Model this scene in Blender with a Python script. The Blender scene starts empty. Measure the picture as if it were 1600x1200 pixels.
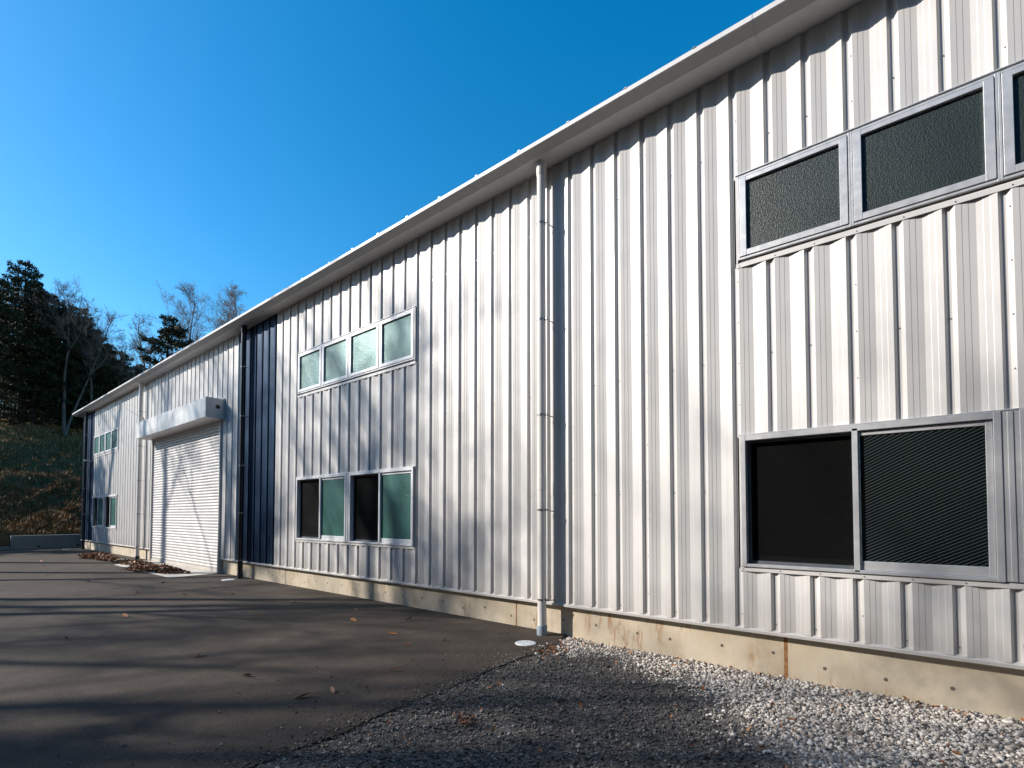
import bpy, math, random
import numpy as np
from mathutils import Vector, Matrix, Euler

R = math.radians
scene = bpy.context.scene
COL = scene.collection
rnd = random.Random(11)

# ------------------------------------------------------------------ camera
cam_data = bpy.data.cameras.new('camera')
cam = bpy.data.objects.new('camera', cam_data)
COL.objects.link(cam)
scene.camera = cam
cam.location = (0, -5.38, 1.5)
cam.rotation_euler = (R(91.8), 0, R(39.553))
cam_data.sensor_width = 36
cam_data.lens = 790 / 1600 * 36
cam_data.shift_y = 0.1127
cam_data.clip_start = 0.05
cam_data.clip_end = 2000

# ------------------------------------------------------------------ world, sun, exposure
TO_SUN = Vector((-1.2, -1.0, 0.9)).normalized()
SUN_EL = math.asin(TO_SUN.z)
world = bpy.data.worlds.new('World')
scene.world = world
world.use_nodes = True
wn = world.node_tree.nodes
wl = world.node_tree.links
wn.clear()
sky = wn.new('ShaderNodeTexSky')
sky.sky_type = 'NISHITA'
sky.sun_disc = False
sky.sun_elevation = SUN_EL
sky.sun_rotation = math.atan2(TO_SUN.x, TO_SUN.y)
sky.altitude = 0
sky.air_density = 1.0
sky.dust_density = 0.4
sky.ozone_density = 2.0
bg = wn.new('ShaderNodeBackground')
bg.inputs['Strength'].default_value = 0.148
wo = wn.new('ShaderNodeOutputWorld')
hs = wn.new('ShaderNodeHueSaturation')
hs.inputs['Saturation'].default_value = 1.46
hs.inputs['Hue'].default_value = 0.492
wl.new(sky.outputs[0], hs.inputs['Color'])
wl.new(hs.outputs[0], bg.inputs[0])
wl.new(bg.outputs[0], wo.inputs[0])

sun_data = bpy.data.lights.new('sun', 'SUN')
sun_data.energy = 5.0
sun_data.angle = R(0.53)
sun_data.color = (1.0, 0.935, 0.85)
sun = bpy.data.objects.new('sun', sun_data)
COL.objects.link(sun)
sun.location = TO_SUN * 80
sun.rotation_euler = (-TO_SUN).to_track_quat('-Z', 'Y').to_euler()

scene.view_settings.view_transform = 'Standard'
scene.view_settings.look = 'None'
scene.view_settings.gamma = 1
scene.view_settings.exposure = 0.58
scene.view_settings.use_curve_mapping = False

# ------------------------------------------------------------------ helpers
def tag(o, label=None, cat=None, group=None, kind=None):
    if label: o['label'] = label
    if cat: o['category'] = cat
    if group: o['group'] = group
    if kind: o['kind'] = kind
    return o

def empty(name, loc, label=None, cat=None, group=None, rz=0, scale=1):
    o = bpy.data.objects.new(name, None)
    COL.objects.link(o)
    o.location = loc
    o.rotation_euler = (0, 0, rz)
    o.scale = (scale,) * 3
    o.empty_display_size = 0.2
    return tag(o, label, cat, group)

def link(name, me, parent=None, loc=(0, 0, 0), keep_world=True):
    o = bpy.data.objects.new(name, me)
    COL.objects.link(o)
    o.location = loc
    if parent is not None:
        o.parent = parent
        if keep_world:
            p = parent
            off = Vector((0, 0, 0))
            while p is not None:
                off += Vector(p.location)
                # ancestors keep an inverse that already cancels their own parents
                break
            o.matrix_parent_inverse = Matrix.Translation(-WLOC.get(parent.name, Vector(parent.location)))
            WLOC[o.name] = Vector(loc)
    return o

WLOC = {}

def np_mesh(name, verts, faces, mats, smooth=False, matidx=None):
    """verts (n,3), faces (m,3) or (m,4) numpy"""
    me = bpy.data.meshes.new(name)
    verts = np.asarray(verts, dtype=np.float32)
    faces = np.asarray(faces, dtype=np.int32)
    k = faces.shape[1]
    me.vertices.add(len(verts))
    me.vertices.foreach_set('co', verts.ravel())
    me.loops.add(faces.size)
    me.loops.foreach_set('vertex_index', faces.ravel())
    me.polygons.add(len(faces))
    me.polygons.foreach_set('loop_start', np.arange(0, faces.size, k, dtype=np.int32))
    me.polygons.foreach_set('loop_total', np.full(len(faces), k, dtype=np.int32))
    if smooth:
        me.polygons.foreach_set('use_smooth', np.ones(len(faces), dtype=bool))
    for m in (mats if isinstance(mats, (list, tuple)) else [mats]):
        me.materials.append(m)
    me.update(calc_edges=True)
    return me

class MB:
    """collects simple solids, then becomes one mesh"""
    def __init__(s):
        s.v = []; s.f = []; s.sm = []
    def add(s, v, f, smooth=False):
        b = len(s.v)
        s.v += [tuple(p) for p in v]
        s.f += [tuple(i + b for i in q) for q in f]
        s.sm += [smooth] * len(f)
        return s
    def box(s, x0, x1, y0, y1, z0, z1, bev=0.0):
        if x0 > x1: x0, x1 = x1, x0
        if y0 > y1: y0, y1 = y1, y0
        if z0 > z1: z0, z1 = z1, z0
        c = bev
        if c <= 0:
            v = [(x, y, z) for z in (z0, z1) for y in (y0, y1) for x in (x0, x1)]
            f = [(0, 2, 3, 1), (4, 5, 7, 6), (0, 1, 5, 4), (2, 6, 7, 3), (0, 4, 6, 2), (1, 3, 7, 5)]
            return s.add(v, f)
        # bevelled box: convex hull of 24 points, written as 6 faces + 12 edges + 8 corners
        idx = {}; v = []
        for sx in (0, 1):
            for sy in (0, 1):
                for sz in (0, 1):
                    px, py, pz = (x0, x1)[sx], (y0, y1)[sy], (z0, z1)[sz]
                    dx, dy, dz = (c, -c)[sx], (c, -c)[sy], (c, -c)[sz]
                    for a, p in (('x', (px, py + dy, pz + dz)), ('y', (px + dx, py, pz + dz)), ('z', (px + dx, py + dy, pz))):
                        idx[(sx, sy, sz, a)] = len(v); v.append(p)
        f = []
        for sx in (0, 1):
            q = [(sx, 0, 0), (sx, 1, 0), (sx, 1, 1), (sx, 0, 1)]
            f.append(tuple(idx[(*t, 'x')] for t in (q if sx else q[::-1])))
        for sy in (0, 1):
            q = [(0, sy, 0), (0, sy, 1), (1, sy, 1), (1, sy, 0)]
            f.append(tuple(idx[(*t, 'y')] for t in (q if sy else q[::-1])))
        for sz in (0, 1):
            q = [(0, 0, sz), (1, 0, sz), (1, 1, sz), (0, 1, sz)]
            f.append(tuple(idx[(*t, 'z')] for t in (q if sz else q[::-1])))
        for a in (0, 1):
            for b in (0, 1):
                f.append((idx[(a, b, 0, 'x')], idx[(a, b, 1, 'x')], idx[(a, b, 1, 'y')], idx[(a, b, 0, 'y')]))
                f.append((idx[(a, 0, b, 'x')], idx[(a, 1, b, 'x')], idx[(a, 1, b, 'z')], idx[(a, 0, b, 'z')]))
                f.append((idx[(0, a, b, 'y')], idx[(1, a, b, 'y')], idx[(1, a, b, 'z')], idx[(0, a, b, 'z')]))
                for d in (0, 1):
                    f.append((idx[(a, b, d, 'x')], idx[(a, b, d, 'y')], idx[(a, b, d, 'z')]))
        return s.add(v, f)
    def tube(s, pts, rads, n=10, cap=True, smooth=True):
        pts = [Vector(p) for p in pts]
        if not isinstance(rads, (list, tuple)): rads = [rads] * len(pts)
        v = []; f = []
        prev = None
        for i, p in enumerate(pts):
            if i == 0: t = pts[1] - p
            elif i == len(pts) - 1: t = p - pts[i - 1]
            else: t = pts[i + 1] - pts[i - 1]
            t.normalize()
            if prev is None:
                a = Vector((0, 0, 1)) if abs(t.z) < 0.9 else Vector((1, 0, 0))
                u = t.cross(a).normalized()
            else:
                u = (prev - t * prev.dot(t)).normalized()
            prev = u
            w = t.cross(u)
            for k in range(n):
                an = 2 * math.pi * k / n
                v.append(p + (u * math.cos(an) + w * math.sin(an)) * rads[i])
        for i in range(len(pts) - 1):
            for k in range(n):
                a = i * n + k; b = i * n + (k + 1) % n
                f.append((a, b, b + n, a + n))
        s.add(v, f, smooth)
        if cap:
            m = len(pts) - 1
            s.add(v[:n], [tuple(range(n))[::-1]])
            s.add(v[m * n:], [tuple(range(n))])
        return s
    def extrude_x(s, prof, x0, x1, caps=True, smooth=False):
        """prof: closed list of (y,z)"""
        n = len(prof)
        v = [(x0, y, z) for y, z in prof] + [(x1, y, z) for y, z in prof]
        f = [(i, (i + 1) % n, n + (i + 1) % n, n + i) for i in range(n)]
        s.add(v, f, smooth)
        if caps:
            s.add(v[:n], [tuple(range(n))[::-1]]); s.add(v[n:], [tuple(range(n))])
        return s
    def mesh(s, name, mat, recalc=True):
        me = bpy.data.meshes.new(name)
        me.from_pydata(s.v, [], s.f)
        me.polygons.foreach_set('use_smooth', s.sm)
        me.materials.append(mat)
        if recalc:
            import bmesh
            bm = bmesh.new(); bm.from_mesh(me)
            bmesh.ops.recalc_face_normals(bm, faces=bm.faces)
            bm.to_mesh(me); bm.free()
        me.update()
        return me
    def build(s, name, mat, parent=None, loc=(0, 0, 0)):
        return link(name, s.mesh(name, mat), parent, loc)

# ------------------------------------------------------------------ materials
class NT:
    def __init__(s, name):
        s.m = bpy.data.materials.new(name)
        s.m.use_nodes = True
        s.t = s.m.node_tree
        s.n = s.t.nodes
        s.b = s.n['Principled BSDF']
        s.out = s.n['Material Output']
        s.tc = s.n.new('ShaderNodeTexCoord')
    def new(s, typ, **kw):
        n = s.n.new(typ)
        for k, v in kw.items():
            if k.startswith('i_'):
                n.inputs[k[2:].replace('_', ' ')].default_value = v
            else:
                setattr(n, k, v)
        return n
    def l(s, a, b): s.t.links.new(a, b)
    def mapping(s, scale=(1, 1, 1), rot=(0, 0, 0), src='Object', loc=(0, 0, 0)):
        m = s.new('ShaderNodeMapping')
        m.inputs['Scale'].default_value = scale
        m.inputs['Rotation'].default_value = rot
        m.inputs['Location'].default_value = loc
        s.l(s.tc.outputs[src], m.inputs[0])
        return m.outputs[0]
    def geo_pos(s):
        return s.new('ShaderNodeNewGeometry').outputs['Position']
    def noise(s, vec, scale, detail=4, rough=0.55, dist=0.0):
        n = s.new('ShaderNodeTexNoise')
        n.inputs['Scale'].default_value = scale
        n.inputs['Detail'].default_value = detail
        n.inputs['Roughness'].default_value = rough
        n.inputs['Distortion'].default_value = dist
        if vec is not None: s.l(vec, n.inputs['Vector'])
        return n.outputs['Fac']
    def voro(s, vec, scale, feat='F1', out='Distance'):
        n = s.new('ShaderNodeTexVoronoi')
        n.feature = feat
        n.inputs['Scale'].default_value = scale
        s.l(vec, n.inputs['Vector'])
        return n.outputs[out]
    def ramp(s, fac, stops, interp='LINEAR'):
        r = s.new('ShaderNodeValToRGB')
        r.color_ramp.interpolation = interp
        el = r.color_ramp.elements
        while len(el) < len(stops): el.new(0.5)
        for e, (p, c) in zip(el, stops):
            e.position = p
            e.color = (c, c, c, 1) if isinstance(c, (int, float)) else (*c, 1)
        s.l(fac, r.inputs[0])
        return r.outputs[0]
    def mix(s, fac, a, b, mode='MIX'):
        m = s.new('ShaderNodeMix', data_type='RGBA', blend_type=mode)
        for sock, val in ((m.inputs[0], fac), (m.inputs[6], a), (m.inputs[7], b)):
            if isinstance(val, (int, float)): sock.default_value = val
            elif isinstance(val, tuple): sock.default_value = (*val, 1)
            else: s.l(val, sock)
        return m.outputs[2]
    def math(s, op, a, b=0.0, clamp=False):
        m = s.new('ShaderNodeMath', operation=op, use_clamp=clamp)
        for sock, val in ((m.inputs[0], a), (m.inputs[1], b)):
            if isinstance(val, (int, float)): sock.default_value = val
            else: s.l(val, sock)
        return m.outputs[0]
    def bump(s, h, strength=0.3, dist=0.01, normal=None):
        b = s.new('ShaderNodeBump')
        b.inputs['Strength'].default_value = strength
        b.inputs['Distance'].default_value = dist
        s.l(h, b.inputs['Height'])
        if normal is not None: s.l(normal, b.inputs['Normal'])
        return b.outputs[0]
    def set(s, **kw):
        for k, v in kw.items():
            sock = s.b.inputs[k.replace('_', ' ')]
            if isinstance(v, (int, float)): sock.default_value = v
            elif isinstance(v, tuple): sock.default_value = (*v, 1) if len(v) == 3 else v
            else: s.l(v, sock)
        return s

def mat_panel(name, c, rough=0.4, var=0.06, spec=0.5, metal=0.0):
    t = NT(name)
    p = t.geo_pos()
    mp = t.new('ShaderNodeMapping'); mp.inputs['Scale'].default_value = (7, 7, 0.35)
    t.l(p, mp.inputs[0])
    st = t.noise(mp.outputs[0], 1.0, 5, 0.6)
    big = t.noise(p, 0.6, 3)
    k = t.math('ADD', t.math('MULTIPLY', st, 0.6), t.math('MULTIPLY', big, 0.4))
    lo = tuple(x * (1 - var) for x in c); hi = tuple(min(1, x * (1 + var)) for x in c)
    col = t.ramp(k, [(0.35, lo), (0.65, hi)])
    sx = t.new('ShaderNodeSeparateXYZ'); t.l(p, sx.inputs[0])
    low = t.ramp(t.math('ADD', sx.outputs[2], t.math('MULTIPLY', t.noise(p, 5, 4), -.5)), [(0.10, 0.32), (0.55, 0.0)])
    col = t.mix(low, col, tuple(x * f for x, f in zip(c, (.62, .56, .48))))
    rr = t.ramp(t.noise(p, 3.0, 4), [(0.3, rough - 0.06), (0.7, rough + 0.08)])
    nz = t.noise(p, 2.2, 2)
    t.set(Base_Color=col, Roughness=rr, Normal=t.bump(nz, 0.06, 0.03))
    t.b.inputs['Specular IOR Level'].default_value = spec
    t.b.inputs['Metallic'].default_value = metal
    return t.m

def mat_metal(name, c, rough, metal=1.0, var=0.05):
    t = NT(name)
    p = t.geo_pos()
    n = t.noise(p, 6, 4)
    t.set(Base_Color=t.ramp(n, [(0.3, tuple(x * (1 - var) for x in c)), (0.7, tuple(min(1, x * (1 + var)) for x in c))]),
          Roughness=t.ramp(t.noise(p, 14, 3), [(0.3, rough - 0.05), (0.7, rough + 0.06)]), Metallic=metal)
    return t.m

def mat_plain(name, c, rough=0.6, var=0.12, scale=8.0, bump=0.0):
    t = NT(name)
    p = t.geo_pos()
    n = t.noise(p, scale, 5)
    t.set(Base_Color=t.ramp(n, [(0.3, tuple(x * (1 - var) for x in c)), (0.7, tuple(min(1, x * (1 + var)) for x in c))]), Roughness=rough)
    if bump: t.set(Normal=t.bump(n, bump, 0.01))
    return t.m

M = {}
M['panel'] = mat_panel('steel_cladding_pale_grey', (0.57, 0.553, 0.535), 0.42, 0.07, 0.5, 0.10)
M['blue'] = mat_panel('steel_cladding_navy', (0.006, 0.027, 0.064), 0.45, 0.12, 0.12, 0.5)
M['trim'] = mat_panel('steel_trim_pale', (0.60, 0.58, 0.56), 0.42, 0.04, 0.5, 0.2)
M['gutter'] = mat_panel('gutter_steel', (0.58, 0.57, 0.56), 0.5, 0.06)
M['alu'] = mat_metal('anodised_aluminium', (0.57, 0.575, 0.585), 0.42, 0.6)
M['alu_glare'] = mat_metal('aluminium_painted_glare', (0.68, 0.68, 0.69), 0.40, 0.25)  # same aluminium, with sun glare on the left bays painted into the colour
M['alu_dark'] = mat_metal('aluminium_shaded_joint', (0.10, 0.11, 0.12), 0.5, 0.6)
M['gasket'] = mat_plain('black_gasket', (0.012, 0.012, 0.014), 0.5)
M['pvc'] = mat_plain('pvc_pipe_grey_white', (0.62, 0.59, 0.56), 0.32, 0.06, 2.0)
M['pvc_dark'] = mat_plain('pvc_pipe_black', (0.012, 0.013, 0.016), 0.35, 0.1, 2.0)
M['pvc_foot'] = mat_plain('pvc_socket_blue_grey', (0.22, 0.26, 0.30), 0.4, 0.08, 6.0)
M['steel'] = mat_metal('bracket_steel', (0.34, 0.34, 0.35), 0.35, 0.9)
M['shutter'] = mat_panel('shutter_slat_steel', (0.60, 0.585, 0.58), 0.42, 0.04, 0.5, 0.2)
M['lid'] = mat_plain('drain_lid_pale', (0.55, 0.57, 0.59), 0.5, 0.08, 20.0)
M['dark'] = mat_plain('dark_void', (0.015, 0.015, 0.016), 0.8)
M['roof'] = mat_metal('roof_galvalume', (0.62, 0.63, 0.64), 0.45, 0.5)

def mat_glass(kind):
    t = NT('glass_' + kind)
    ob = t.tc.outputs['Object']
    g = t.voro(ob, 70.0 if kind == 'wired' else (62.0 if kind != 'dark' else 105.0))
    n = t.noise(ob, 30, 3)
    base = {'figured_glare': (0.085, 0.150, 0.145), 'dark': (0.013, 0.022, 0.0205), 'teal': (0.022, 0.105, 0.088), 'wired': (0.003, 0.005, 0.0055)}[kind]  # the palest base has the sun glare on those panes put into it
    col = t.ramp(t.noise(ob, 1.6, 3), [(0.3, tuple(x * 0.75 for x in base)), (0.7, tuple(x * 1.3 for x in base))])
    if kind == 'wired':
        w = t.new('ShaderNodeTexWave', wave_type='BANDS', bands_direction='Z', wave_profile='SIN')
        w.inputs['Scale'].default_value = 13.0
        w.inputs['Distortion'].default_value = 0.25
        w.inputs['Detail'].default_value = 1.0
        mp = t.mapping(rot=(0, R(28), 0))
        t.l(mp, w.inputs['Vector'])
        line = t.ramp(w.outputs['Fac'], [(0.86, 0.0), (0.97, 1.0)])
        col = t.mix(line, col, (0.055, 0.070, 0.068))
        hgt = t.math('ADD', t.math('MULTIPLY', w.outputs['Fac'], 0.6), t.math('MULTIPLY', g, 0.25))
        t.set(Base_Color=col, Roughness=0.22, Normal=t.bump(hgt, 0.12, 0.004))
        t.b.inputs['Specular IOR Level'].default_value = 0.45
    else:
        h = t.math('ADD', g, t.math('MULTIPLY', n, 0.6))
        t.set(Base_Color=col, Roughness=0.40, Normal=t.bump(h, 0.45 if kind != 'dark' else 0.42, 0.007 if kind != 'dark' else 0.005))
        t.b.inputs['Metallic'].default_value = {'figured_glare': 0.5, 'teal': 0.25}.get(kind, 0.0)
    return t.m
M['figured_glare'] = mat_glass('figured_glare')
M['wired'] = mat_glass('wired')
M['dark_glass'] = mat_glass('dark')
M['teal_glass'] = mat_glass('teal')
def mat_screen():
    t = NT('insect_screen')
    ob = t.tc.outputs['Object']
    n = t.noise(ob, 220, 2)
    t.set(Base_Color=t.ramp(n, [(0.35, 0.0015), (0.65, 0.005)]), Roughness=0.8)
    t.b.inputs['Specular IOR Level'].default_value = 0.08
    tr = t.new('ShaderNodeBsdfTransparent')
    mx = t.new('ShaderNodeMixShader'); mx.inputs[0].default_value = 0.7
    t.l(tr.outputs[0], mx.inputs[1]); t.l(t.b.outputs[0], mx.inputs[2])
    t.l(mx.outputs[0], t.out.inputs[0])
    return t.m
M['screen'] = mat_screen()

def mat_concrete(name, c, stain=0.0, scale=1.0):
    t = NT(name)
    p = t.geo_pos()
    a = t.noise(p, 1.3 * scale, 6, 0.6)
    b = t.noise(p, 9 * scale, 5, 0.65)
    f = t.noise(p, 160, 2)
    k = t.math('ADD', t.math('MULTIPLY', a, 0.55), t.math('MULTIPLY', b, 0.45))
    col = t.ramp(k, [(0.3, tuple(x * 0.72 for x in c)), (0.5, c), (0.72, tuple(min(1, x * 1.15) for x in c))])
    # fine bug holes
    h = t.voro(p, 34)
    hole = t.ramp(h, [(0.05, 1.0), (0.09, 0.0)])
    hm = t.math('MULTIPLY', hole, t.ramp(t.noise(p, 5, 2), [(0.5, 0.0), (0.62, 1.0)]))
    col = t.mix(hm, col, tuple(x * 0.4 for x in c))
    if stain:
        mp = t.new('ShaderNodeMapping'); mp.inputs['Scale'].default_value = (1, 1, 0.22)
        t.l(p, mp.inputs[0])
        s1 = t.noise(mp.outputs[0], 13, 5, 0.7, 0.4)
        s2 = t.noise(p, 0.9, 2)
        sm = t.math('MULTIPLY', t.ramp(s1, [(0.52, 0.0), (0.66, 1.0)]), t.ramp(s2, [(0.46, 0.0), (0.58, 1.0)]))
        col = t.mix(t.math('MULTIPLY', sm, stain), col, (0.30, 0.13, 0.04))
        yb = t.ramp(t.noise(p, 2.1, 4), [(0.42, 0.0), (0.7, 1.0)])
        col = t.mix(t.math('MULTIPLY', yb, 0.35), col, (0.42, 0.31, 0.17))
    t.set(Base_Color=col, Roughness=0.85, Normal=t.bump(t.math('ADD', b, t.math('MULTIPLY', f, 0.3)), 0.25, 0.006))
    return t.m
M['foundation'] = mat_concrete('foundation_concrete', (0.52, 0.45, 0.345), 0.8)
M['concrete'] = mat_concrete('retaining_concrete', (0.25, 0.235, 0.205))
M['apron'] = mat_concrete('apron_concrete', (0.46, 0.43, 0.38))
M['rust'] = mat_plain('rusty_sealant', (0.28, 0.13, 0.045), 0.8, 0.4, 20)

def mat_asphalt():
    t = NT('asphalt')
    p = t.geo_pos()
    big = t.noise(p, 0.35, 5, 0.6)
    mid = t.noise(p, 2.3, 6, 0.65)
    gr = t.noise(p, 75, 5, 0.8)
    vo = t.voro(p, 85)
    k = t.math('ADD', t.math('MULTIPLY', big, 0.5), t.math('MULTIPLY', mid, 0.5))
    col = t.ramp(k, [(0.33, (0.027, 0.0200, 0.0150)), (0.5, (0.046, 0.0345, 0.0260)), (0.68, (0.076, 0.0575, 0.0430))])
    col = t.mix(0.9, col, t.ramp(gr, [(0.32, 0.2), (0.5, 0.5), (0.7, 0.95)]), 'OVERLAY')
    sp = t.ramp(t.voro(p, 60, out='Distance'), [(0.06, 1.0), (0.11, 0.0)])
    spm = t.math('MULTIPLY', sp, t.ramp(t.noise(p, 21, 2), [(0.56, 0.0), (0.6, 1.0)]))
    col = t.mix(spm, col, (0.20, 0.18, 0.15))
    # wheel scuffs
    mp = t.new('ShaderNodeMapping'); mp.inputs['Rotation'].default_value = (0, 0, R(62)); mp.inputs['Scale'].default_value = (0.5, 5.0, 1)
    t.l(p, mp.inputs[0])
    sc = t.ramp(t.noise(mp.outputs[0], 1.0, 4, 0.6, 0.3), [(0.60, 0.0), (0.74, 1.0)])
    col = t.mix(t.math('MULTIPLY', sc, 0.25), col, (0.10, 0.09, 0.075))
    h = t.math('ADD', t.math('MULTIPLY', gr, 0.7), t.math('MULTIPLY', vo, 0.6))
    t.set(Base_Color=col, Roughness=0.88, Normal=t.bump(h, 0.7, 0.006))
    t.b.inputs['Specular IOR Level'].default_value = 0.3
    return t.m
M['asphalt'] = mat_asphalt()

def mat_island(name, stops, rough=0.85, spec=0.3):
    t = NT(name)
    g = t.new('ShaderNodeNewGeometry')
    col = t.ramp(g.outputs['Random Per Island'], stops)
    n = t.noise(g.outputs['Position'], 90, 3)
    col = t.mix(0.5, col, t.ramp(n, [(0.3, 0.3), (0.7, 0.72)]), 'OVERLAY')
    t.set(Base_Color=col, Roughness=rough)
    t.b.inputs['Specular IOR Level'].default_value = spec
    return t.m
M['white_stone'] = mat_island('white_gravel_stone', [(0.0, (0.09, 0.078, 0.066)), (0.2, (0.30, 0.26, 0.225)), (0.55, (0.48, 0.43, 0.375)), (1.0, (0.68, 0.63, 0.57))])
M['dark_stone'] = mat_island('dark_gravel_stone', [(0.0, (0.040, 0.038, 0.036)), (0.5, (0.095, 0.090, 0.085)), (0.8, (0.16, 0.15, 0.14)), (0.93, (0.30, 0.28, 0.25)), (0.975, (0.16, 0.09, 0.05)), (1.0, (0.42, 0.40, 0.38))])
M['leaf'] = mat_island('dry_leaf', [(0.0, (0.10, 0.035, 0.013)), (0.4, (0.24, 0.085, 0.028)), (0.75, (0.36, 0.16, 0.06)), (1.0, (0.50, 0.30, 0.16))], 0.6)
M['leaf_dark'] = mat_island('dry_leaf_pile', [(0.0, (0.07, 0.028, 0.014)), (0.5, (0.19, 0.080, 0.035)), (0.85, (0.30, 0.155, 0.080)), (1.0, (0.46, 0.29, 0.18))], 0.6)

def mat_gravel_bed():
    t = NT('gravel_bed_fines')
    p = t.geo_pos()
    a = t.voro(p, 70, out='Color')
    sep = t.new('ShaderNodeSeparateColor'); t.l(a, sep.inputs[0])
    dark = t.ramp(sep.outputs[0], [(0.0, (0.028, 0.026, 0.024)), (0.5, (0.066, 0.061, 0.056)), (0.9, (0.12, 0.11, 0.10)), (1.0, (0.24, 0.22, 0.20))])
    light = t.ramp(sep.outputs[1], [(0.0, (0.15, 0.13, 0.11)), (1.0, (0.42, 0.375, 0.325))])
    at = t.new('ShaderNodeAttribute', attribute_name='white')
    fac = t.math('ADD', at.outputs['Fac'], t.math('MULTIPLY', t.math('SUBTRACT', t.noise(p, 6, 5), 0.5), 0.5), True)
    col = t.mix(fac, dark, light)
    t.set(Base_Color=col, Roughness=0.9, Normal=t.bump(t.voro(p, 70), 0.8, 0.012))
    t.b.inputs['Specular IOR Level'].default_value = 0.25
    return t.m
M['gravel_bed'] = mat_gravel_bed()

def mat_soil(name, c0, c1, c2, scale=1.2):
    t = NT(name)
    p = t.geo_pos()
    a = t.noise(p, scale, 7, 0.65)
    b = t.noise(p, scale * 14, 4, 0.7)
    k = t.math('ADD', t.math('MULTIPLY', a, 0.55), t.math('MULTIPLY', b, 0.45))
    t.set(Base_Color=t.ramp(k, [(0.35, c0), (0.5, c1), (0.66, c2)]), Roughness=0.95, Normal=t.bump(b, 0.9, 0.08))
    t.b.inputs['Specular IOR Level'].default_value = 0.15
    return t.m
M['hill'] = mat_soil('bank_soil_and_dry_grass', (0.070, 0.035, 0.013), (0.165, 0.088, 0.034), (0.27, 0.155, 0.065))
M['earth'] = mat_soil('earth', (0.05, 0.045, 0.035), (0.08, 0.07, 0.05), (0.11, 0.095, 0.07))
M['grass'] = mat_island('dry_grass_blade', [(0.0, (0.085, 0.055, 0.014)), (0.25, (0.165, 0.088, 0.028)), (0.65, (0.27, 0.15, 0.056)), (1.0, (0.42, 0.27, 0.13))], 0.8)
M['needle'] = mat_island('conifer_foliage', [(0.0, (0.012, 0.020, 0.009)), (0.5, (0.022, 0.034, 0.015)), (0.88, (0.040, 0.048, 0.022)), (1.0, (0.080, 0.058, 0.030))], 0.7, 0.2)
M['bark'] = mat_soil('bark_dark', (0.020, 0.015, 0.012), (0.045, 0.036, 0.028), (0.075, 0.062, 0.05), 3.0)
M['bark_pale'] = mat_soil('bark_pale', (0.075, 0.064, 0.054), (0.14, 0.122, 0.105), (0.22, 0.195, 0.17), 3.0)
M['twig'] = mat_plain('twig', (0.15, 0.115, 0.095), 0.8)

# ------------------------------------------------------------------ ground, yard, bank
ZA = -0.017      # asphalt
def bank_profile(t):
    xs = [-50, 0.0, 0.35, 2.5, 6.0, 7.8, 13.6, 17, 30, 70, 160]
    zs = [-0.10, -0.10, 0.58, 1.46, 3.52, 3.62, 7.35, 8.0, 9.5, 15, 22]
    return np.interp(t, xs, zs)
def vnoise(x, y, seed=0):
    return (np.sin(x * 1.31 + seed) * np.cos(y * 1.73 + seed * 2.1) + 0.5 * np.sin(x * 3.1 + y * 2.3 + seed) + 0.28 * np.sin(x * 6.7 - y * 5.9 + seed * 3)) / 1.78
def hill_z(x, y):
    x = np.asarray(x, float); y = np.asarray(y, float)
    t1 = -31.0 - x                     # bank beyond the end of the building
    t2 = (-17.0 - y) * 0.75            # bank on the left of the yard
    t3 = (y - 24.0) * 0.6              # slope behind the building
    t = np.maximum(np.maximum(t1, t2), t3)
    z = bank_profile(t)
    am = np.clip((t - 0.5) / 3, 0, 1)
    return z + am * (0.22 * vnoise(x * 0.9, y * 0.9, 1) + 0.11 * vnoise(x * 3, y * 3, 2))

def grid_mesh(name, xs, ys, zf, mat, smooth=True):
    X, Y = np.meshgrid(xs, ys)
    Z = zf(X, Y)
    v = np.stack([X.ravel(), Y.ravel(), Z.ravel()], 1)
    nx, ny = len(xs), len(ys)
    i = np.arange(nx * ny).reshape(ny, nx)
    f = np.stack([i[:-1, :-1].ravel(), i[:-1, 1:].ravel(), i[1:, 1:].ravel(), i[1:, :-1].ravel()], 1)
    return np_mesh(name, v, f, mat, smooth)

g = MB().add([(-600, -600, -0.16), (600, -600, -0.16), (600, 600, -0.16), (-600, 600, -0.16)], [(0, 1, 2, 3)]).build('ground', M['earth'])
tag(g, 'bare brown earth around the yard and building', kind='structure')

# asphalt yard: a slab with a real edge along the gravel
def edge_x(y):
    return -3.44 + 0.075 * (-y - 0.5) + 0.018 * math.sin(y * 5.1) + 0.012 * math.sin(y * 13.0 + 1)
ys = [-16.9 + i * (16.9 - 0.6) / 160 for i in range(161)]
pts = [(-30.98, -16.9)] + [(edge_x(y), y) for y in ys] + [(-3.42, -0.42), (-3.52, -0.20), (-3.58, -0.02), (-3.60, 0.12), (-30.98, 0.12)]
n = len(pts)
top = [(x, y, ZA) for x, y in pts]
bot = [(x, y, -0.14) for x, y in pts]
asph = MB()
asph.add(top + bot, [tuple(range(n))] + [(i, n + i, n + (i + 1) % n, (i + 1) % n) for i in range(n)])
o = asph.build('asphalt_yard', M['asphalt'])
tag(o, 'dark asphalt yard in front of the long metal building', kind='structure')

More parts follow.
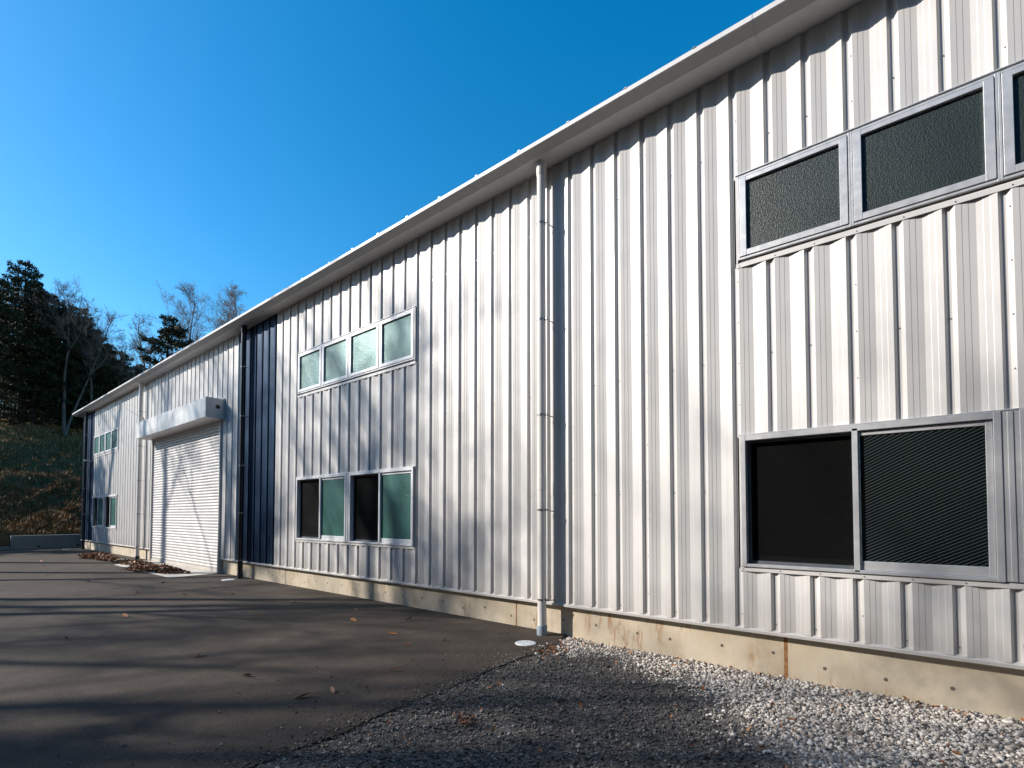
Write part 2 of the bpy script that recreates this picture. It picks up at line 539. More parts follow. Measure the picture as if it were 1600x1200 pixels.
def gravel_z(x, y):
    x = np.asarray(x, float); y = np.asarray(y, float)
    base = -0.058 + 0.030 * np.clip((-y - 0.3) / 1.2, 0, 1)
    base = base + 0.010 * vnoise(x * 2.1, y * 2.1, 4) + 0.006 * vnoise(x * 6, y * 6, 5)
    near = np.clip((x + 3.5) / 0.5, 0, 1)
    return base * (0.45 + 0.55 * near) - 0.016 * (1 - near)
def white_w(x, y):
    """share of white stone at a place"""
    yb = np.interp(x, [-3.6, -3.2, -2.7, -1.9, -1.45, -.95, -.5, .1, 3], [-.75, -.70, -.36, -.52, -.98, -1.6, -2.2, -3.4, -6])
    w = y - yb + 0.20 * vnoise(x * 2.3, y * 2.3, 7) + 0.12 * vnoise(x * 7, y * 7, 8)
    return np.clip(w / 0.75 + 0.5, 0, 1)
xs = np.concatenate([np.linspace(-3.75, 1.6, 150), np.linspace(1.75, 9, 25)])
yy = np.concatenate([np.linspace(-17, -5, 30)[:-1], np.linspace(-5, 0.085, 130)])
def gz(X, Y):
    z = gravel_z(X, Y)
    return np.where(X < -3.47 + 0.075 * (-Y - 0.5), np.minimum(z, -0.03), z)
me = grid_mesh('gravel_bed', xs, yy, gz, M['gravel_bed'])
at = me.attributes.new('white', 'FLOAT', 'POINT')
XX, YY = np.meshgrid(xs, yy)
at.data.foreach_set('value', white_w(XX.ravel(), YY.ravel()).astype(np.float32))
o = link('gravel_bed', me)
tag(o, 'dusty gravel strip beside the asphalt, below the nearest windows', kind='structure')

# bank
hx = np.concatenate([np.linspace(-160, -60, 26)[:-1], np.linspace(-60, -44, 40)[:-1], np.linspace(-44, -31.0, 110)])
hy = np.concatenate([np.linspace(-90, -17, 40)[:-1], np.linspace(-17, 20, 150)[:-1], np.linspace(20, 120, 40)])
o = link('hillside', grid_mesh('hillside', hx, hy, hill_z, M['hill']))
tag(o, 'terraced grassy bank rising behind the far end of the building', kind='structure')
hx2 = np.linspace(-31.0, 40, 60)
hy2 = np.linspace(-90, -17.0, 60)
o = link('hillside', grid_mesh('hillside', hx2, hy2, hill_z, M['hill']))
tag(o, 'wooded slope on the left side of the yard', kind='structure')
hy3 = np.linspace(24.0, 120, 50)
o = link('hillside', grid_mesh('hillside', hx2, hy3, hill_z, M['hill']))
tag(o, 'wooded slope behind the building', kind='structure')

# concrete apron at the shutter
ap = MB()
ap.add([(-20.15, 0.15, ZA + .006), (-20.15, -0.30, ZA + .006), (-19.3, -1.16, ZA + .006), (-14.27, -1.17, ZA + .006), (-14.36, 0.15, ZA + .006),
        (-20.15, 0.15, -.14), (-20.15, -0.30, -.14), (-19.3, -1.16, -.14), (-14.27, -1.17, -.14), (-14.36, 0.15, -.14)],
       [(0, 1, 2, 3, 4), (0, 5, 6, 1), (1, 6, 7, 2), (2, 7, 8, 3), (3, 8, 9, 4), (4, 9, 5, 0)])
tag(ap.build('concrete_apron', M['apron']), 'pale concrete threshold slab in front of the roller shutter', kind='structure')

# retaining wall at the foot of the bank
rw = empty('retaining_wall', (-31.0, 0, 0), 'low grey concrete retaining wall at the foot of the bank', 'wall')
segs = [(-2.25, 0.35), (0.362, 3.4), (3.412, 6.5), (6.512, 9.6), (9.612, 14)]
for a, b in segs:
    MB().box(-31.42, -31.02, a, b, -0.14, 0.60, 0.012).build('wall_block', M['concrete'], rw)
MB().box(-31.40, -31.05, -16.9, -2.262, -0.14, 0.14, 0.012).build('kerb', M['concrete'], rw)
for yv in (-1.35, 0.02):
    MB().tube([(-31.035, yv, 0.10), (-31.0, yv, 0.10)], 0.045, 12).build('weep_pipe', M['dark'], rw)

# ------------------------------------------------------------------ the building
XR0, P, PW = -1.53, 0.331, 0.993
def PX(k): return XR0 + PW * k
KL, KR = -29, 9                      # first panel, one past the last
XL, XR = PX(KL), PX(KR)
DEPTH = 15.0
ZB, ZT = 0.385, 6.115
wh = empty('warehouse', (-11, 7.5, 0), 'long pale grey corrugated metal warehouse with navy accent panels', 'warehouse')
WLOC[wh.name] = Vector(wh.location)

PROF1 = [(0, 0), (.022, .029), (.050, .029), (.081, 0), (.119, .0056), (.123, .0080), (.160, .0136), (.164, .0160), (.206, .0220),
         (.245, .0160), (.249, .0136), (.287, .0080), (.291, .0056)]
def panel_mesh(z0, z1, mat, nper=3):
    pr = []
    for i in range(nper):
        pr += [(x + P * i, y) for x, y in PROF1]
    pr += [(P * nper - .0008, 0), (P * nper + .0205, .0345), (P * nper + .034, .0350)]   # lap tongue into next groove
    # lap tongue runs just in front of the next sheet
    pr[-3] = (P * nper, -.0012); pr[-2] = (P * nper + .0212, .0274); pr[-1] = (P * nper + .036, .0276)
    m = len(pr)
    v = [(x, y, z0) for x, y in pr] + [(x, y, z1) for x, y in pr]
    f = [(i, i + 1, m + i + 1, m + i) for i in range(m - 1)]
    me = bpy.data.meshes.new('wall_panel')
    me.from_pydata(v, [], f)
    me.materials.append(mat)
    me.update()
    return me
MESHC = {}
def panel(k, z0, z1, mat, nper=3, dx=0.0):
    key = (round(z0, 3), round(z1, 3), mat.name, nper)
    if key not in MESHC: MESHC[key] = panel_mesh(z0, z1, mat, nper)
    o = link('wall_panel', MESHC[key], wh, (PX(k) + dx, 0, 0))
    if mat is M['blue']: o['label'] = 'navy blue ribbed wall panel'
    return o

WIN_K = (-27, -9, 0)                 # first panel of each window bay (four panels wide)
LO0, LO1, UP0, UP1 = 0.945, 2.300, 4.015, 4.965
win_cols = {k0 + i for k0 in WIN_K for i in range(4)}
SHX0, SHX1, SHZ = -20.02, -14.44, 4.06
for k in range(KL, KR):
    mat = M['blue'] if k in (-29, -28, -12, -11) else M['panel']
    x0, x1 = PX(k), PX(k + 1)
    if k in win_cols:
        panel(k, ZB, LO0 + .02, mat); panel(k, LO1 - .01, UP0 + .02, mat); panel(k, UP1 - .01, ZT, mat)
    elif x0 > SHX0 - 0.2 and x1 < SHX1 + 0.02:
        panel(k, SHZ, ZT, mat)
    elif x0 < SHX0 < x1:
        panel(k, SHZ, ZT, mat)
        panel(k, ZB, SHZ - .002, mat, 1)
    else:
        panel(k, ZB, ZT, mat)

# inner core, end walls, back wall, roof
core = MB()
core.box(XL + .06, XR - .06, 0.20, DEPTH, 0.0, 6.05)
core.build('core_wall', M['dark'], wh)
for xx, nm in ((XL, -1), (XR, 1)):
    MB().box(xx - .02 + (.03 if nm < 0 else -.03), xx + .02 + (.03 if nm < 0 else -.03), 0.012, DEPTH + .1, 0.36, 6.10).build('end_wall', M['blue'] if nm < 0 else M['panel'], wh)
MB().box(XL + .06, XR - .06, DEPTH + .02, DEPTH + .08, 0.36, 6.10).build('back_wall', M['panel'], wh)
rf = MB()
rp = []
for i in range(int((XR - XL + 0.5) / 0.5) + 1):
    xx = XL - .25 + i * 0.5
    rp += [(xx, 0), (xx + .10, 0), (xx + .18, .14), (xx + .30, .14), (xx + .38, 0)]
m = len(rp)
rv = [(x, -0.10, 6.30 + z) for x, z in rp] + [(x, DEPTH + .3, 6.72 + z) for x, z in rp]
rf.add(rv, [(i, i + 1, m + i + 1, m + i) for i in range(m - 1)])
rf.build('roof', M['roof'], wh)
MB().box(XL + .04, XR - .04, 0.06, 0.12, 6.0, 6.36).build('eave_closure', M['dark'], wh)

# corner trims
MB().box(XL - .012, XL + .055, -.012, .06, ZB, 6.11).build('corner_trim', M['blue'], wh)

# gutter: lip, sloped face, flat soffit
gx = [XL - .42, -24.6, -16.8, -8.96, -1.2, XR + .3]
gprof = [(.06, 6.118), (-.255, 6.112), (-.352, 6.178), (-.366, 6.182), (-.366, 6.232), (-.352, 6.232), (-.343, 6.20), (-.245, 6.14), (.06, 6.15)]
for i in range(5):
    a, b = gx[i] + .003, gx[i + 1] - .003
    s = MB().extrude_x(gprof, a, b).build('gutter_section', M['gutter'], wh)
    if i < 4:
        MB().extrude_x([(y * 1.0 - .002, z - .0025) for y, z in gprof[:5]] + [(-.36, 6.20), (-.25, 6.125), (.05, 6.13)], b - .03, b + .002).build('gutter_joint', M['gutter'], s)
    xx = a + .35
    cl = MB()
    while xx < b - .2:
        cl.box(xx, xx + .035, -.372, -.20, 6.2325, 6.243)
        cl.box(xx, xx + .035, -.30, -.28, 6.236, 6.262)
        xx += 0.76
    c = cl.build('gutter_clips', M['steel'], s)
    c['kind'] = 'stuff'
MB().extrude_x([(.06, 6.12), (-.255, 6.114), (-.352, 6.18), (-.36, 6.23), (.06, 6.30)], gx[0] - .006, gx[0] + .001).build('gutter_end_cap', M['trim'], wh)

# base drip flashing (interrupted by the shutter)
fprof = [(.055, .352), (-.010, .346), (-.010, .372), (.040, .402), (.055, .402)]
for a, b in ((XL - .01, SHX0 - .07), (SHX1 + .07, -7.2), (-7.197, -1.6), (-1.597, XR)):
    MB().extrude_x(fprof, a, b).build('base_flashing', M['trim'], wh)

# foundation blocks with joints
YF = 0.062
jx = [XL + .05, -27.4, -24.2, SHX0 - .06]
def fblocks(js, wide=()):
    for i in range(len(js) - 1):
        a, b = js[i] + .006, js[i + 1] - .006
        MB().box(a, b, YF, YF + .12, -0.16, 0.365, 0.004).build('foundation_block', M['foundation'], wh)
        if i > 0:
            w = .016 if js[i] in wide else .0055
            MB().box(js[i] - w / 1 + .0, js[i] + w, YF + (.004 if w < .01 else -.001), YF + .10, -0.155, 0.36).build('expansion_joint', M['rust'], wh)
fblocks(jx)
fj = [SHX1 + .06, -13.9, -10.963, -7.724, -4.413, -1.09, 2.2, 5.5, XR - .05]
fblocks(fj, wide=(-1.09,))
th = MB()
rr = random.Random(3)
xx = SHX1 + .5
while xx < 4.0:
    for dz in (0.20,):
        z = 0.15 + rr.uniform(-.015, .015) - (0.05 if rr.random() < .3 else 0)
        cx = xx + rr.uniform(-.05, .05)
        nseg = 12
        ring = [(cx + .016 * math.cos(2 * math.pi * i / nseg), YF - .0012, z + .016 * math.sin(2 * math.pi * i / nseg)) for i in range(nseg)]
        rin = [(cx + .013 * math.cos(2 * math.pi * i / nseg), YF - .0013, z + .013 * math.sin(2 * math.pi * i / nseg)) for i in range(nseg)]
        th.add(ring + rin, [(i, (i + 1) % nseg, nseg + (i + 1) % nseg, nseg + i) for i in range(nseg)] + [tuple(range(nseg, 2 * nseg))])
    xx += 0.47
o = th.build('tie_holes', mat_plain('tie_hole_mortar', (0.11, 0.095, 0.075), 0.9), wh)
o['kind'] = 'stuff'

# cladding screws
sc = MB()
def screw(x, y, z, r=.0065):
    n = 6
    a = [(x + r * math.cos(i * math.pi / 3), y, z + r * math.sin(i * math.pi / 3)) for i in range(n)]
    b = [(x + r * .8 * math.cos(i * math.pi / 3), y - .008, z + r * .8 * math.sin(i * math.pi / 3)) for i in range(n)]
    sc.add(a + b, [(i, (i + 1) % n, n + (i + 1) % n, n + i) for i in range(n)] + [tuple(range(n, 2 * n))])
for k in range(KL + 1, KR):
    x0 = PX(k)
    if -19.5 < x0 < SHX1 - .1: continue
    z = 0.52 + (.1 if k % 2 else 0)
    while z < 6.0:
        inwin = (k in win_cols and (k - 1) in win_cols) and (LO0 - .05 < z < LO1 + .02 or UP0 - .05 < z < UP1 + .02)
        if not inwin: screw(x0 + .068, 0.012, z, .006)
        z += 0.42
    for j in (1, 2):
        for z in (.45, 1.75, 3.1, 5.3):
            inwin = (k in win_cols) and (LO0 - .05 < z < LO1 + .02 or UP0 - .05 < z < UP1 + .02)
            if not inwin: screw(x0 + .036 + P * j, 0.0285, z, .006)
o = sc.build('cladding_screws', M['steel'], wh)
o['kind'] = 'stuff'

# ---- windows
def frame_bars(mb, x0, x1, z0, z1, y0, y1, wl, wr, wt, wb, bev=.003):
    mb.box(x0, x0 + wl, y0, y1, z0, z1, bev)
    mb.box(x1 - wr, x1, y0, y1, z0, z1, bev)
    mb.box(x0 + wl - .001, x1 - wr + .001, y0 + .002, y1, z1 - wt, z1 - .0005, bev)
    mb.box(x0 + wl - .001, x1 - wr + .001, y0 + .002, y1, z0 + .0005, z0 + wb, bev)

def slab_mesh(x0, x1, y0, y1, z0, z1, name, mat):
    return MB().box(x0, x1, y0, y1, z0, z1).mesh(name, mat)

def sliding_window(x0, x1, glass, alu):
    z0, z1 = LO0 + .045, LO1
    f = MB()
    frame_bars(f, x0, x1, z0, z1, -.022, .10, .045, .045, .055, .030)
    w = f.build('window', alu, wh)
    xm = x0 + (x1 - x0) * 0.505
    # fixed screen, left half, set back
    s = MB()
    frame_bars(s, x0 + .046, xm - .001, z0 + .031, z1 - .056, .050, .068, .030, .030, .022, .030)
    s.build('screen_frame', M['alu_dark'], w)
    link('insect_screen', slab_mesh(x0 + .075, xm - .03, .056, .058, z0 + .06, z1 - .077, 'insect_screen', M['screen']), w)
    # right sash, close to the front
    s = MB()
    frame_bars(s, xm + .012, x1 - .047, z0 + .031, z1 - .060, .004, .036, .022, .042, .038, .078)
    s.build('sash', alu, w)
    link('pane', slab_mesh(xm + .030, x1 - .085, .018, .026, z0 + .10, z1 - .094, 'pane', glass), w)
    # left sash further in, behind the screen
    s = MB()
    frame_bars(s, x0 + .05, xm + .01, z0 + .032, z1 - .060, .070, .092, .035, .03, .038, .078)
    s.build('sash', alu, w)
    link('pane', slab_mesh(x0 + .08, xm - .015, .078, .084, z0 + .10, z1 - .094, 'pane', glass), w)
    # meeting post
    MB().box(xm - .022, xm + .022, -.020, .046, z0 + .012, z1 - .03, .003).build('meeting_post', alu, w)
    # dark gap lines
    MB().box(xm + .0225, xm + .034, .008, .05, z0 + .031, z1 - .058).build('seal', M['gasket'], w)
    MB().box(x0 + .046, x1 - .046, .098, .11, z0 + .03, z1 - .055).build('inner_dark', M['gasket'], w)
    return w

def fixed_light(x0, x1, glass, alu):
    z0, z1 = UP0 + .075, UP1 - .01
    f = MB()
    frame_bars(f, x0, x1, z0, z1, -.012, .09, .016, .016, .022, .022, .002)
    w = f.build('window', alu, wh)
    s = MB()
    frame_bars(s, x0 + .0205, x1 - .0205, z0 + .028, z1 - .028, -.020, .03, .062, .062, .045, .060)
    s.build('sash', alu, w)
    MB().box(x0 + .0165, x1 - .0165, .032, .044, z0 + .0225, z1 - .0225).build('seal', M['gasket'], w)
    link('pane', slab_mesh(x0 + .078, x1 - .078, .010, .018, z0 + .085, z1 - .07, 'pane', glass), w)
    return w

for k0 in WIN_K:
    X0 = PX(k0); X1 = X0 + 4 * PW - .04
    xs_ = X0 + .078
    right = (k0 == 0)
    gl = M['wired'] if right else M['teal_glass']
    alu = M['alu'] if right else M['alu_glare']
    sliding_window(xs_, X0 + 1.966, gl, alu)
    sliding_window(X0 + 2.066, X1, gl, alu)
    MB().box(X0 + 1.9665, X0 + 2.0655, -.012, .09, LO0 + .05, LO1 - .004, .003).box(X0 + 2.0, X0 + 2.032, -.020, .0, LO0 + .052, LO1 - .006, .002).build('mullion', alu, wh)
    wd = (X1 - xs_) / 4
    for i in range(4):
        fixed_light(xs_ + wd * i + .001, xs_ + wd * (i + 1) - .001, M['dark_glass'] if right else M['figured_glare'] if k0 == -9 else M['teal_glass'], alu)
    # side trims and sill flashings, head trims
    for z0, z1 in ((LO0, LO1), (UP0, UP1)):
        MB().box(X0 + .060, X0 + .077, -.006, .10, z0 + .045, z1, .002).build('side_trim', M['trim'], wh)
        MB().box(X1 + .001, X1 + .018, -.006, .10, z0 + .045, z1, .002).build('side_trim', M['trim'], wh)
        sp = [(-.004, z0), (-.004, z0 + .040), (.03, z0 + (.044 if z0 < 2 else .072)), (.10, z0 + (.044 if z0 < 2 else .073)), (.10, z0 + .03), (.002, z0 + .03), (.002, z0)]
        s = MB().extrude_x(sp, X0 + .055, X1 + .022).build('sill_flashing', M['trim'], wh)
        MB().box(X0 + .06, X1 + .018, -.016, .10, z1 + .0005, z1 + .012, .002).build('head_flashing', alu, wh)
        q = MB()
        for j in range(13):
            x = X0 + .085 + j * P
            if x > X1: break
            q.tube([(x, -.004, z0 + .02), (x, -.0075, z0 + .02)], .0055, 6)
        oo = q.build('screws', M['steel'], s)
        oo['kind'] = 'stuff'

# ---- roller shutter
shut = empty('roller_shutter', ((SHX0 + SHX1) / 2, 0, 0))
shut.parent = wh; shut.matrix_parent_inverse = Matrix.Translation(-Vector(wh.location))
WLOC[shut.name] = Vector(shut.location)
MB().box(SHX0 - .055, SHX0, -.050, .12, -0.02, SHZ - .01, .004).build('guide_rail', M['trim'], shut)
MB().box(SHX1, SHX1 + .055, -.050, .12, -0.02, SHZ - .01, .004).build('guide_rail', M['trim'], shut)
SP = 0.083
def slat_mesh():
    pr = [(.020, 0.0), (.004, .008), (-.004, .022), (-.007, .040), (-.004, .058), (.004, .070), (.020, .077), (.020, .083), (.030, .083), (.030, 0)]
    return MB().extrude_x(pr, SHX0 + .004, SHX1 - .004).mesh('slat', M['shutter'])
sm = slat_mesh()
for i in range(49):
    link('slat', sm, shut, (0, 0, 0.085 + SP * i))
MB().box(SHX0 + .004, SHX1 - .004, -.012, .035, -.008, .085, .004).build('bottom_bar', M['apron'], shut)
BX0, BX1, BZ0, BZ1, BY = -20.25, -14.28, 4.03, 4.55, -.44
bx = MB().box(BX0, BX1, BY, -.002, BZ0, BZ1, .006).build('shutter_box', M['shutter'], wh)
MB().box(BX0 - .006, BX1 + .012, -.03, .02, BZ0 - .006, BZ1 + .03, .003).build('box_flange', M['trim'], bx)
MB().box(BX1 - .008, BX1 + .004, BY - .004, -.035, BZ0 - .004, BZ1 + .004, .002).build('box_end_plate', M['trim'], bx)
MB().tube([(BX1 - .01, -.155, 4.33), (BX1 + .008, -.155, 4.33)], .062, 24).build('vent_ring', M['steel'], bx)
MB().tube([(BX1 + .0, -.155, 4.33), (BX1 + .0095, -.155, 4.33)], .052, 24).build('vent_hole', M['gasket'], bx)

# ---- downpipes
def downpipe(x, y, mat, r, foot, bands, label, coupling=None, foot_mat=None, ztop=6.12):
    p = MB().tube([(x, y, ZA + .09), (x, y, 1.0), (x, y, 3.0), (x, y, ztop)], r, 28, False).build('downpipe', mat, wh)
    p['label'] = label
    MB().tube([(x, y, 5.93), (x, y, 5.95), (x, y, 6.00), (x, y, 6.01), (x, y, 6.118)], [r * 1.02, r * 1.13, r * 1.13, r * 1.17, r * 1.17], 28, False).build('top_socket', mat, p)
    MB().tube([(x, y, ZA - .05), (x, y, ZA + .115), (x, y, ZA + .125)], [r * 1.17, r * 1.17, r * 1.08], 28).build('foot_socket', foot_mat or mat, p)
    if coupling:
        MB().tube([(x, y, coupling - .085), (x, y, coupling - .082), (x, y, coupling + .082), (x, y, coupling + .085)], [r, r * 1.05, r * 1.05, r], 28, False, False).build('coupling', mat, p)
    for z in bands:
        b = MB().tube([(x, y, z - .012), (x, y, z + .012)], r * 1.06, 28)
        b.box(x + r * .9, x + r * 1.05 + .035, y - .012, y + .012, z - .013, z + .013, .002)
        b.tube([(x + r + .02, y, z), (x + r + .028, y + .05, z - .012), (x + r + .03, .035, z - .02)], .0065, 8)
        b.box(x + r + .012, x + r + .048, .030, .036, z - .05, z + .015)
        b.build('pipe_bracket', M['steel'] if mat is M['pvc'] else M['steel'], p)
    return p
downpipe(-3.832, -.14, M['pvc'], .057, None, (5.30, 4.03, 2.79, 1.57, .43), 'white round downpipe nearest to the camera', 1.91, M['pvc_foot'])
downpipe(-12.80, -.14, M['pvc_dark'], .057, None, (5.1, 3.9, 2.7, 1.55, .42), 'black downpipe on the navy panel strip', 1.9, M['pvc_dark'])
downpipe(-21.03, -.14, M['pvc'], .057, None, (5.1, 3.9, 2.7, 1.55, .42), 'pale downpipe to the left of the shutter', 2.1, M['pvc_dark'])
downpipe(-29.10, -.14, M['pvc_dark'], .057, None, (5.1, 3.9, 2.7, 1.55, .42), 'black downpipe at the far corner', 2.1, M['pvc_dark'])
# thin rod with its bracket beside the far pale pipe, lamp on the corner
rb = MB().box(-21.33, -21.29, -.06, .0, 4.88, 4.96, .004).tube([(-21.31, -.05, 4.92), (-21.6, -.22, 5.12), (-22.1, -.42, 5.32)], .009, 8)
o = rb.build('stay_rod', M['steel'], wh)
lp = MB().box(-28.78, -28.70, -.14, .0, 3.86, 3.94, .006).box(-28.86, -28.62, -.26, -.10, 3.90, 3.95, .01)
lp.build('corner_lamp', M['trim'], wh)

# ------------------------------------------------------------------ drain lids
def round_lid(x, y, r, z, label):
    l = MB().tube([(x, y, z - .03), (x, y, z + .004), (x, y, z + .007)], [r, r, r * .97], 40)
    root = empty('drain_lid', (x, y, z), label, 'drain lid', 'drain lids')
    WLOC[root.name] = Vector(root.location)
    l.build('rim', M['lid'], root)
    c = MB().tube([(x, y, z + .005), (x, y, z + .0088)], r * .84, 40)
    c.build('cover', M['lid'], root)
    k = MB()
    for a in range(4):
        an = a * math.pi / 2 + .4
        k.box(x + math.cos(an) * r * .55 - .012, x + math.cos(an) * r * .55 + .012, y + math.sin(an) * r * .55 - .004, y + math.sin(an) * r * .55 + .004, z + .0080, z + .0100)
    k.build('lift_slots', M['gasket'], root)
round_lid(-3.725, -.62, .125, ZA, 'pale round drain lid at the foot of the nearest white downpipe')
round_lid(-12.75, -.42, .14, ZA, 'pale drain lid on asphalt in front of the black downpipe beside the shutter')
round_lid(-21.3, -.50, .14, ZA, 'pale drain lid on asphalt by the downpipe left of the shutter')
round_lid(-29.9, -.55, .16, ZA, 'pale drain lid near the far building corner')

# ------------------------------------------------------------------ stones
def rot_mats(n, rs):
    q = rs.normal(size=(n, 4)); q /= np.linalg.norm(q, axis=1)[:, None]
    w, x, y, z = q.T
    return np.stack([np.stack([1 - 2 * (y * y + z * z), 2 * (x * y - z * w), 2 * (x * z + y * w)], 1),
                     np.stack([2 * (x * y + z * w), 1 - 2 * (x * x + z * z), 2 * (y * z - x * w)], 1),
                     np.stack([2 * (x * z - y * w), 2 * (y * z + x * w), 1 - 2 * (x * x + y * y)], 1)], 1)
PH = (1 + 5 ** .5) / 2
ICO_V = np.array([(-1, PH, 0), (1, PH, 0), (-1, -PH, 0), (1, -PH, 0), (0, -1, PH), (0, 1, PH), (0, -1, -PH), (0, 1, -PH), (PH, 0, -1), (PH, 0, 1), (-PH, 0, -1), (-PH, 0, 1)]) / math.sqrt(1 + PH * PH)
ICO_F = np.array([(0, 11, 5), (0, 5, 1), (0, 1, 7), (0, 7, 10), (0, 10, 11), (1, 5, 9), (5, 11, 4), (11, 10, 2), (10, 7, 6), (7, 1, 8), (3, 9, 4), (3, 4, 2), (3, 2, 6), (3, 6, 8), (3, 8, 9), (4, 9, 5), (2, 4, 11), (6, 2, 10), (8, 6, 7), (9, 8, 1)])
OCT_V = np.array([(1, 0, 0), (-1, 0, 0), (0, 1, 0), (0, -1, 0), (0, 0, 1), (0, 0, -1)], float)
OCT_F = np.array([(0, 2, 4), (2, 1, 4), (1, 3, 4), (3, 0, 4), (2, 0, 5), (1, 2, 5), (3, 1, 5), (0, 3, 5)])
def stones(name, px, py, pz, rad, mat, seed, base='ico'):
    rs = np.random.RandomState(seed)
    n = len(px)
    BV, BF = (ICO_V, ICO_F) if base == 'ico' else (OCT_V, OCT_F)
    k = len(BV)
    v = BV[None] * (1 + rs.uniform(-.28, .28, (n, k, 1)))
    v = v * rs.uniform(.6, 1.25, (n, 1, 3))
    v = np.einsum('nij,nkj->nki', rot_mats(n, rs), v)
    v[:, :, 2] *= .8
    v = v * np.asarray(rad)[:, None, None] + np.stack([px, py, pz], 1)[:, None, :]
    f = BF[None] + (np.arange(n) * k)[:, None, None]
    return link(name, np_mesh(name, v.reshape(-1, 3), f.reshape(-1, 3), mat))

rs = np.random.RandomState(5)
N = 120000
x = rs.uniform(-3.55, 2.6, N); y = rs.uniform(-2.6, 0.055, N)
keep = rs.uniform(0, 1, N) < white_w(x, y) ** 1.5 * np.clip(1.1 + .42 * (y + .5), .35, 1.0)
x, y = x[keep][:32000], y[keep][:32000]
rad = np.clip(.0040 + rs.gamma(2.0, .0030, len(x)), .0045, .021)
z = gravel_z(x, y) + rad * rs.uniform(.0, .75, len(x))
o = stones('white_gravel', x, y, z, rad, M['white_stone'], 21)
tag(o, 'loose white crushed stones along the concrete foundation', 'gravel', kind='stuff')
N = 75000
x = rs.uniform(-3.6, 2.2, N); y = -0.35 - 4.9 * rs.uniform(0, 1, N)
ex = -3.44 + 0.075 * (-y - 0.5)
keep = (x > ex - .02 + rs.exponential(.015, N)) & (rs.uniform(0, 1, N) > white_w(x, y) * .9) & (rs.uniform(0, 1, N) < np.where(x > 0.9, .4, 1))
x, y = x[keep][:42000], y[keep][:42000]
rad = .0028 + rs.gamma(1.6, .0028, len(x)); rad = np.clip(rad, .003, .022)
z = gravel_z(x, y) + rad * rs.uniform(.1, .7, len(x))
z = np.where(x < -3.44 + 0.075 * (-y - 0.5) + .12, np.maximum(z, -.024), z)
o = stones('dark_gravel', x, y, z, rad, M['dark_stone'], 22, 'oct')
tag(o, 'dark crushed stone and asphalt chips beside the asphalt edge', 'gravel', kind='stuff')
# strays on the asphalt
N = 2600
y = -0.4 - 4.4 * rs.uniform(0, 1, N)
x = -3.44 + 0.075 * (-y - 0.5) - np.where(rs.uniform(0, 1, N) < .7, rs.exponential(.06, N), rs.exponential(.45, N))
rad = np.clip(.003 + rs.gamma(1.4, .002, N), .003, .012)
o = stones('stray_grit', x, y, np.full(N, ZA) + rad * .5, rad, M['dark_stone'], 23, 'oct')
tag(o, 'stray grit scattered on the asphalt near its edge', 'gravel', kind='stuff')

# ------------------------------------------------------------------ leaves
def leaf_geo(n, px, py, pz, size, seed, tilt=.5):
    rs = np.random.RandomState(seed)
    B = np.array([(-1, 0, .10), (-.45, .30, 0.16), (.35, .34, .10), (1, 0, .22), (.35, -.34, .16), (-.45, -.30, .04), (0, 0, -.03)])
    F = np.array([(0, 6, 1), (1, 6, 2), (2, 6, 3), (3, 6, 4), (4, 6, 5), (5, 6, 0)])
    v = np.repeat(B[None], n, 0) * rs.uniform(.75, 1.2, (n, 1, 3))
    v[:, :, 2] += rs.uniform(-.12, .18, (n, 7))
    v = v * np.asarray(size)[:, None, None]
    ax = rs.uniform(0, 2 * np.pi, n); tl = rs.normal(0, tilt, n); t2 = rs.normal(0, tilt, n)
    cy, sy = np.cos(tl), np.sin(tl)
    X = v[:, :, 0] * cy[:, None] + v[:, :, 2] * sy[:, None]; Z = -v[:, :, 0] * sy[:, None] + v[:, :, 2] * cy[:, None]
    cy, sy = np.cos(t2), np.sin(t2)
    Y = v[:, :, 1] * cy[:, None] + Z * sy[:, None]; Z = -v[:, :, 1] * sy[:, None] + Z * cy[:, None]
    c, s = np.cos(ax)[:, None], np.sin(ax)[:, None]
    out = np.stack([X * c - Y * s + np.asarray(px)[:, None], X * s + Y * c + np.asarray(py)[:, None], Z + np.asarray(pz)[:, None]], 2)
    f = F[None] + (np.arange(n) * 7)[:, None, None]
    return out.reshape(-1, 3), f.reshape(-1, 3)

def pile(cx, cy, rx, ry, ang, h, n, seed, label, extra=()):
    rs = np.random.RandomState(seed)
    r = np.sqrt(rs.uniform(0, 1, n)); a = rs.uniform(0, 2 * np.pi, n)
    wob = 1 + .22 * np.sin(3 * a + seed) + .12 * np.sin(7 * a)
    lx, ly = r * np.cos(a) * rx * wob, r * np.sin(a) * ry * wob
    c, s = math.cos(ang), math.sin(ang)
    x = cx + lx * c - ly * s; y = cy + lx * s + ly * c
    z = ZA + .025 + (1 - r ** 1.7) * h * rs.uniform(.2, 1, n)
    v, f = leaf_geo(n, x, y, z, rs.uniform(.045, .085, n), seed, .5)
    v[:, 2] = np.maximum(v[:, 2], ZA + .007)
    o = link('leaf_pile', np_mesh('leaf_pile', v, f, M['leaf_dark']))
    tag(o, label, 'leaf pile', 'piles of fallen leaves')
pile(-22.9, -.78, 2.3, .42, R(-3), .13, 1500, 1, 'long pale brown heap of dry leaves left of the shutter')
pile(-19.25, -.72, 1.1, .30, R(2), .08, 500, 4, 'thin brown drift of leaves at the left end of the concrete threshold')
pile(-16.3, -.86, 1.25, .42, R(8), .14, 1200, 2, 'dark brown heap of leaves on the threshold in front of the shutter')

